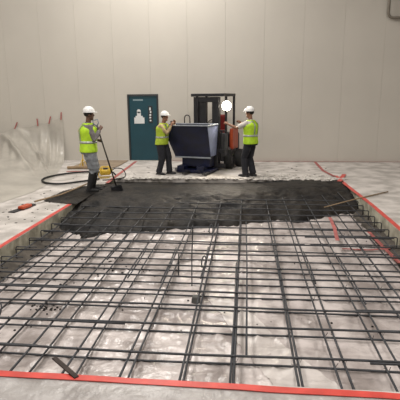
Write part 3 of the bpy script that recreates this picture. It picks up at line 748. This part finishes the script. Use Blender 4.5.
    tube(b, [T(.50), T(.565, .01)], [.085*k, .066*k], 12)
    for sj, el, wr in A:
        if sleeve == 'long': tube(b, [sj.lerp(T(.45), .35), sj, sj.lerp(el, .5), el, el.lerp(wr, .4), el.lerp(wr, .93)], [.055*k, .062*k, .064*k, .056*k, .054*k, .038*k], 12)
        else: tube(b, [sj.lerp(T(.45), .35), sj, sj.lerp(el, .5), sj.lerp(el, .85)], [.055*k, .064*k, .068*k, .066*k], 12)
    st = remeshed('shirt', b, shirt, root, .010, 2)
    for v in st.data.vertices:
        n = fnoise(v.co.x*6, v.co.y*6, v.co.z*13, 3); v.co += v.normal*n*.005
    # vest: shell over the torso, open at the armholes, cut V neck in front
    b = bmesh.new(); rr = []
    prof = [(z, a+fat*(1 if z < .45 else .3), b+fat*(1 if z < .45 else .3)) for z, a, b in [(-.06, .145, .200), (.0, .143, .196), (.10, .132, .180), (.18, .130, .176), (.30, .142, .190), (.38, .150, .205), (.44, .145, .205), (.485, .128, .180), (.52, .105, .135), (.555, .084, .092)]]
    for z, rx, ry in prof:
        c = T(z); rr.append((c.x, c.y, c.z, rx*k, ry*k))
    rings_loft(b, rr, 30, cap=False, power=2.2)
    bmesh.ops.recalc_face_normals(b, faces=b.faces)
    bmesh.ops.solidify(b, geom=list(b.faces), thickness=.006)
    vest = mesh_obj('vest', b, vest_m, root, True)
    sub = vest.modifiers.new('sub', 'SUBSURF'); sub.levels = sub.render_levels = 1
    def band(z, extra=.004, hgt=.05):
        b = bmesh.new()
        import bisect
        def at(zz):
            for (z0, a0, b0), (z1, a1, b1) in zip(prof, prof[1:]):
                if z0 <= zz <= z1:
                    t = (zz-z0)/(z1-z0); return a0+(a1-a0)*t, b0+(b1-b0)*t
        rr = []
        for zz in (z, z+hgt):
            ax, ay = at(zz); c = T(zz); rr.append((c.x, c.y, c.z, (ax+extra)*k, (ay+extra)*k))
        rings_loft(b, rr, 30, cap=False, power=2.2); bmesh.ops.recalc_face_normals(b, faces=b.faces); bmesh.ops.solidify(b, geom=list(b.faces), thickness=.003)
        tag(mesh_obj('reflective_band', b, SILVER, vest, True), 'silver reflective band')
    band(.13)
    # two vertical bands front and back
    for s in (-1, 1):
        for fr_ in (-1, 1):
            b = bmesh.new(); L1 = []; L2 = []
            for zz in (.18, .26, .34, .40, .45, .50, .53):
                for (z0, a0, b0), (z1, a1, b1) in zip(prof, prof[1:]):
                    if z0 <= zz <= z1: t = (zz-z0)/(z1-z0); ax, ay = a0+(a1-a0)*t, b0+(b1-b0)*t
                row = []
                for yy in (s*.065, s*.105):
                    yq = min(abs(yy), ay*.86); xx = ax*(1-(yq/ay)**2.2)**(1/2.2)+.006
                    c = T(zz); row.append(b.verts.new((c.x+fr_*xx*k, c.y+math.copysign(yq, yy)*k, c.z)))
                L1.append(row)
            for r0, r1 in zip(L1, L1[1:]): b.faces.new((r0[0], r0[1], r1[1], r1[0]))
            bmesh.ops.solidify(b, geom=list(b.faces), thickness=.003)
            tag(mesh_obj('reflective_band', b, SILVER, vest, True), 'silver reflective band')
    if belt:
        b = bmesh.new(); c = T(-.09); c2 = T(-.05)
        rings_loft(b, [(c.x, c.y, c.z, .150*k, .205*k), (c2.x, c2.y, c2.z, .150*k, .205*k)], 26, power=2.2); mesh_obj('tool_belt', b, BLACKM, root)
    # hair and hat
    b = bmesh.new()
    m = Matrix.Translation(Hh(-.010, 0, .045)) @ Matrix.Rotation(head_yaw, 4, 'Z') @ Matrix.Diagonal((.104*k, .086*k, .100*k, 1))
    bmesh.ops.create_uvsphere(b, u_segments=20, v_segments=14, radius=1, matrix=m)
    inv = Matrix.Rotation(-head_yaw, 3, 'Z')
    kill = [v for v in b.verts if (inv @ (v.co-headc)).x > .055*k and v.co.z < headc.z+.10*k or v.co.z < headc.z-.02*k]
    bmesh.ops.delete(b, geom=kill, context='VERTS'); mesh_obj('hair', b, HAIR, root, True)
    b = bmesh.new(); tl_ = Matrix.Translation(Hh(0, 0, .06)) @ Matrix.Rotation(head_yaw, 4, 'Z') @ Matrix.Scale(k, 4)
    rings = [(0, 0, .0, .128, .112), (0, 0, .03, .126, .108), (-.002, 0, .065, .114, .097), (-.004, 0, .095, .088, .075), (-.005, 0, .112, .052, .044), (-.005, 0, .118, .015, .012)]
    rings_loft(b, rings, 24)
    rings_loft(b, [(.022, 0, -.004, .158, .128), (.020, 0, .008, .150, .122)], 24)
    rings_loft(b, [(-.002, 0, .10, .085, .012), (-.004, 0, .126, .055, .010)], 12)
    bmesh.ops.transform(b, matrix=tl_, verts=b.verts); mesh_obj('hard_hat', b, HAT, root, True)
    root['_a'] = 0; del root['_a']
    return root, A, k
# worker with the shovel (faces right)
wl = Vector((-3.36, 9.62, 0.0))
p1, A1, k1 = person('worker holding a shovel at the left, lime vest, pale jeans, tall black boots',
    wl, .45, 1.80, .03, [(-.05, -.10), (.06, .12)], [(.24, -.12, 1.33), (.20, .08, 1.10)], -.1, (SKIN_D, GREYSH, JEANS, RUBBER), boots_h=.40, hint_elbow=((-.35, -.5, -1), (-.5, .4, -1)), belt=True, tcut=.30, fat=.048, leg=1.25)
# the shovel
s0 = Vector((-3.36+.22, 9.60, 1.42)); s1 = Vector((-2.82, 9.72, .10)); dsh = (s1-s0).normalized()
sv = empty('shovel', s1, label='long dark shovel held by the worker at the left, blade in the wet concrete', cat='shovel')
bm = bmesh.new(); tube(bm, [s0-s1, (s0-s1)*.5, Vector((0, 0, 0))-dsh*.02], .017, 10); mesh_obj('shaft', bm, SHAFT, sv, True)
bm = bmesh.new(); q = s0-s1; u = Vector((1, .1, 0)).cross(dsh).normalized(); u = dsh.cross(u).normalized()
tube(bm, [q, q-dsh*.05+u*.05, q-dsh*.13+u*.055, q-dsh*.13-u*.055, q-dsh*.05-u*.05, q], .012, 8); tag(mesh_obj('grip', bm, GLOVE, sv, True), 'grey D-shaped grip')
bm = bmesh.new(); n = 9; R = []
for i in range(n):
    t = i/(n-1); wd = .125*(1 if t < .7 else math.sqrt(max(.05, 1-((t-.7)/.34)**2))); 
    R.append([bm.verts.new((dsh*(t*.30-.02)) + u*(wd*v) + (dsh.cross(u))*(.035*(v*v)-.02*math.sin(t*PI))) for v in (-1, -.6, -.2, .2, .6, 1)])
for a, b_ in zip(R, R[1:]):
    for i in range(5): bm.faces.new((a[i], a[i+1], b_[i+1], b_[i]))
bmesh.ops.recalc_face_normals(bm, faces=bm.faces); bmesh.ops.solidify(bm, geom=list(bm.faces), thickness=.004)
mesh_obj('blade', bm, BLACKM, sv, True)
# worker left of the hopper (faces right, leaning in)
p2, A2, k2 = person('worker in tan sleeves before the teal door, leaning both hands on the hopper',
    (-2.25, 12.02, 0), -.35, 1.64, .12, [(.02, -.12), (.20, .12)], [(.34, .02, 1.29), (.33, .22, 1.33)], .0, (SKIN_M, TANSH, DARKP, BLACKM), boots_h=.14, hipshift=(.06, 0), vest_m=LIME2, hint_elbow=((-.2, -.5, -1), (-.2, .5, -1)), leg=1.15)
# worker right of the hopper (faces left)
p3, A3, k3 = person('worker in white short sleeves right of the hopper, reaching one arm to it',
    (.13, 11.70, 0), PI-.55, 1.74, .02, [(-.02, -.10), (.08, .10)], [(.46, -.28, 1.33), (.46, .34, 1.33)], .3, (SKIN_M, WHITESH, DARKP, BLACKM), boots_h=.14, sleeve='short', hint_elbow=((0, -.4, -1), (0, .4, -1)))
